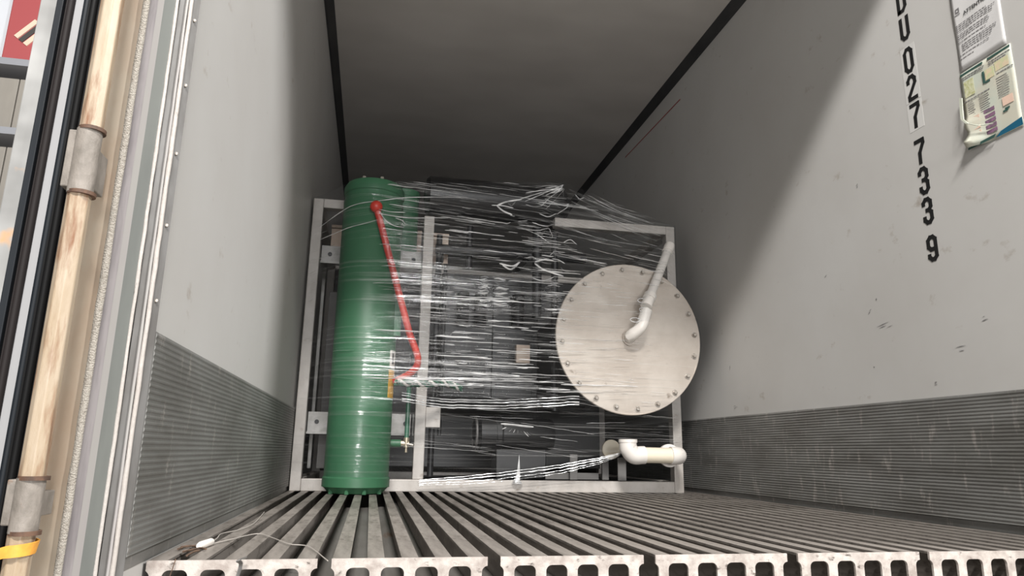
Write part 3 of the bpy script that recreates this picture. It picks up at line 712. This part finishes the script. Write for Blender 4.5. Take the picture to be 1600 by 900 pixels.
for k in range(16):                       # fan of creases from the vessel end
    a = math.radians(100+9*k+rnd.uniform(-5, 5)); l = rnd.uniform(25, 75)
    x1, y1 = 884+l*math.cos(a)*1.3, 292+abs(l*math.sin(a))*.55
    line_(((884+6*math.cos(a), 292+4*math.sin(a)), ((884+x1)/2+rnd.uniform(-3, 3), (292+y1)/2+rnd.uniform(-3, 3)), (x1, y1)), rnd.uniform(.002, .006), k % 3 == 0)
for k in range(26):                       # and down the slope towards the corner post
    t = rnd.uniform(0, 1); x0 = 884+rnd.uniform(0, 60); y0 = 292+rnd.uniform(0, 26)+.28*(x0-884)
    x1 = x0+rnd.uniform(50, 130); y1 = y0+(x1-x0)*rnd.uniform(.36, .46)
    if x1 < 1040: line_(((x0, y0), ((x0+x1)/2, (y0+y1)/2+3), (x1, y1)), rnd.uniform(.0015, .004), k % 4 != 0)
for k in range(40):                       # lozenge folds bunched between vessel and cover
    x0, y0 = rnd.gauss(840, 28), rnd.gauss(*rnd.choice(((318, 10), (352, 9), (372, 8), (405, 7), (425, 5)))); l = rnd.uniform(10, 34); b_ = rnd.uniform(-7, 7)
    line_(((x0-l/2, y0-rnd.uniform(-3, 3)), (x0, y0+b_), (x0+l/2, y0+rnd.uniform(-4, 6))), rnd.uniform(.002, .006), k % 2 == 0)
def pleats(cx, z0, z1, wd, n):            # rung-like pleats stacked up where the film is pulled over a hose
    for i in range(n):
        z = z0+(z1-z0)*i/n+rnd.uniform(-.003, .003); w_ = wd*(1-.45*i/n)*rnd.uniform(.7, 1.1); c = cx+rnd.uniform(-.008, .008)
        crease(mb if rnd.random() < .5 else mbf, [(c-w_/2+w_*k/5, z+.003*math.sin(k*1.3+i)) for k in range(6)], rnd.uniform(.003, .006), .003)
pleats(1.02, .94, 1.12, .09, 22); pleats(.93, .94, 1.10, .07, 18); pleats(1.30, .92, 1.10, .12, 20)
for k in range(9):                        # fan of creases over the compressor
    a = -1.0+.24*k+rnd.uniform(-.2, .2); x0, z0 = 1.09+.016*k, .335-.003*k; l = rnd.uniform(.5, 1.2)
    crease(mb if k % 3 == 0 else mbf, [(x0+t*l*.05*math.sin(a), z0-t*l*.035*math.cos(a)+.004*t*t) for t in (0, .25, .5, .75, 1)], rnd.uniform(.002, .005), .003)
crease(mb, [(1.06+.02*k, .352-.0012*k) for k in range(10)], .010, .004)
def arcfold(pp, w=.006): line_(pp, w, False, 6)  # curved folds, the film's highlight arcs put into their whitish colour
for pp in (((592, 328), (612, 332), (633, 333)), ((592, 330), (603, 345), (616, 353), (632, 356)), ((618, 341), (628, 345), (633, 350)), ((595, 335), (640, 341), (700, 342)),
           ((776, 322), (790, 316), (815, 312)), ((776, 322), (786, 330), (800, 336)), ((852, 312), (880, 322), (887, 320)), ((870, 335), (885, 325), (888, 318)), ((808, 358), (835, 361), (858, 358), (862, 373)), ((812, 356), (840, 368), (858, 380)),
           ((835, 410), (850, 406), (865, 408)), ((835, 412), (850, 422), (880, 432)), ((780, 412), (800, 416), (812, 410)), ((785, 415), (798, 421), (810, 412)), ((500, 355), (540, 327), (585, 315), (640, 309), (720, 309)), ((500, 375), (560, 352), (590, 344))):
    arcfold(pp, .009 if pp[0][0] in (776, 835, 780, 785) else .0045)
f3 = mbf.build('pleat', 'film_faint_glint', sf, smooth=math.radians(60)); f3['kind'] = 'stuff'
f2 = mb.build('crumple', 'film_fold_glint', sf, smooth=math.radians(60)); f2['kind'] = 'stuff'
# gathered edges of the wrap and the twisted tail
def cord(name, pp, Y0, r, mtl='film_fold_glint', n=8, wob=.003, parent=sf):
    P = bez([px(x, y, Y) for (x, y), Y in zip(pp, Y0)], 14); rr = random.Random(len(pp)*7+int(pp[0][0]))
    return MB().tube([p+Vector((0, 0, rr.gauss(0, wob*.4))) for p in P], [r*(1+.5*rr.uniform(-1, 1)) for _ in P], n).build(name, mtl, parent, smooth=SM)
for dy, r in ((0, .0026), (5, .0024), (-4, .0018), (9, .0012)):
    cord('gathered_edge', ((655, 753+dy*.6), (760, 745+dy), (870, 731+dy), (945, 716+dy*.6), (985, 702)), (3.76, 3.74, 3.72, 3.68, 3.70), r, 'film_faint_glint' if dy > 0 else 'film_fold_glint')
for dy, r in ((0, .0028), (4, .003), (-5, .002), (-9, .0015)):
    cord('gathered_edge', ((628, 622+dy), (690, 632+dy), (790, 634+dy), (905, 628+dy)), (3.58, 3.64, 3.64, 3.59), r)
tw = MB(); tg = MB()
P = bez([px(x, y, Y) for x, y, Y in ((617, 597, 3.52), (660, 600, 3.60), (695, 599, 3.66), (722, 607, 3.70))], 24)
for k in range(3):
    q = [p+Vector((0, .012*math.cos(i*.45+k*2.09), .012*math.sin(i*.45+k*2.09))) for i, p in enumerate(P)]
    (tg if k else tw).tube(q, .0065, 8)
tw.build('twisted_tail', 'pvc_white', sf, smooth=SM); tg.build('twisted_tail', 'strand_green', sf, smooth=SM)
p = px(808, 756, FY-.01)
MB().tube([p, p+Vector((0, 0, .02)), p+Vector((.006, -.004, .06)), p+Vector((.008, -.006, .15))], [.03, .016, .009, .001], 8).build('film_tail', 'film_fold_glint', sf, smooth=SM)
def coil(name, x, y, n=2):
    c = px(x, y, 3.49); return MB().tube([c+Vector((.022*math.cos(t)*1.2, -.004*t/6, .012*math.sin(t))) for t in [i*.4 for i in range(int(n*16))]], .0022, 6).build(name, 'film_fold_glint', sf, smooth=SM)
coil('film_loop', 1003, 470); coil('film_loop', 1006, 484, 1.3); coil('film_loop', 992, 500, 1.2)

# ------------------------------------------------------------------ litter on the floor by the doorway
def onfloor(x, y, z=.004):
    d = _fw + _r*((x-800)/FOC) + _u*((450-y)/FOC); return CAM + d*((z-CAM.z)/d.z)
tag(MB().tube(bez([onfloor(*q) for q in ((318, 853), (338, 842), (346, 834), (372, 828), (396, 818), (413, 800))], 10), .0011, 6).build('plastic_cord', 'cord_white', smooth=SM), 'thin pale cord running back along the floor slats from the white tube', 'cord')
tag(MB().tube(bez([onfloor(*q) for q in ((325, 851), (360, 843), (402, 834), (425, 840), (452, 850), (482, 854), (512, 876))], 10), .0012, 6).build('plastic_cord', 'cord_white', smooth=SM), 'thin pale cord curving across the slats to the gap between end plates', 'cord')
a, b = onfloor(311, 853, .008), onfloor(331, 846, .008)
tag(MB().tube([a, a.lerp(b, .1), a.lerp(b, .9), b], [.006, .008, .008, .006], 12).build('white_tube', 'pvc_white', smooth=SM), 'small white plastic tube lying on the slats near the left wall', 'tube')
mb = MB()
for q in (((283, 855), (300, 853), (322, 858)), ((286, 862), (305, 858), (318, 855)), ((292, 868), (303, 862), (312, 860)), ((278, 858), (290, 854), (305, 853))): mb.tube(bez([onfloor(*v) for v in q], 4), .0022, 5)
tag(mb.build('dry_twigs', 'debris_brown', smooth=SM), 'brown scraps of dry debris beside the white tube', 'debris')
ribbon(mb := MB(), bez([onfloor(383, 871, .006), onfloor(372, 876, .004), Vector((onfloor(365, 885).x-.003, YF-.008, -.006)), Vector((onfloor(358, 892).x-.008, YF-.010, -.030))], 5), (.007, 0, .002))
tag(mb.build('dark_strip', 'mid_grey', smooth=SM), 'dark plastic strip hanging over the first end plate', 'strip')
tag(MB().tube(bez([Vector((.058, YF-.006, .004)), Vector((.056, YF-.010, -.01)), Vector((.052, YF-.010, -.03)), Vector((.057, YF-.008, -.05))], 5), .001, 5).build('dark_thread', 'debris_brown', smooth=SM), 'fine dark thread dangling in front of the leftmost end plate', 'thread')

# ------------------------------------------------------------------ the warehouse outside
GZ = -1.2
struct(MB().box((-14, -14, GZ-.1), (14, 14, GZ)).build('floor_warehouse', 'concrete'), 'grey concrete warehouse floor outside the container', 'floor')
rk = empty('storage_rack', (-2.9, 6.3, GZ), 'grey steel storage rack behind the open door', 'rack')
for x in (-4.6, -3.2, -1.8):
    for y in (6.0, 6.6): MB().box((x-.03, y-.03, GZ), (x+.03, y+.03, 4.3)).build('rack_post', 'rack_grey', rk)
for z in (.2, 1.45, 2.68, 3.30, 4.25): MB().box((-4.6, 5.97, z), (-1.8, 6.63, z+.06)).build('rack_shelf', 'rack_grey', rk)
for z0, z1, sh in ((2.742, 3.22, 'upper'), (1.512, 2.60, 'middle')):
    for x0, x1, lab in ((-3.12, -2.702, 'wide grey beige board left of the narrow one on the %s rack shelf'), (-2.692, -2.652, 'narrow grey beige board between two wide ones on the %s rack shelf'), (-2.642, -2.20, 'wide grey beige board right of the narrow one on the %s rack shelf')):
        tag(MB().box((x0, 6.06, z0), (x1, 6.10, z1)).build('grey_board', 'rack_beige', bevel=.004), lab % sh, 'board', 'boards on the storage rack')
rb = tag(MB().box((-2.85, 6.02, 3.362), (-2.35, 6.5, 4.1)).build('red_box', 'box_red', bevel=.01), 'red box with a cream and black emblem on the top rack shelf', 'box')
for k, mt_ in enumerate(('box_cream', 'rack_dark', 'box_cream')):
    t = Vector((.07, .09)).normalized(); n = Vector((-t.y, t.x)); c = Vector((-2.66, 3.64))+n*(.05*(k-1))
    q = [c-t*.11-n*.02, c+t*.11-n*.02, c+t*.11+n*.02, c-t*.11+n*.02]
    MB().prism([tuple(p) for p in q], 6.012, 6.0205, 'y').build('emblem', mt_, rb)
tag(MB().box((-3.12, 6.06, 3.362), (-2.86, 6.45, 4.0)).build('wrapped_box', 'film_white', bevel=.01), 'pale shiny wrapped box left of the red box on the rack', 'box')
struct(MB().box((-14, 9, GZ), (-.5, 9.2, 7)).build('wall_warehouse', 'rack_beige'), 'plain warehouse wall behind the storage rack', 'wall')
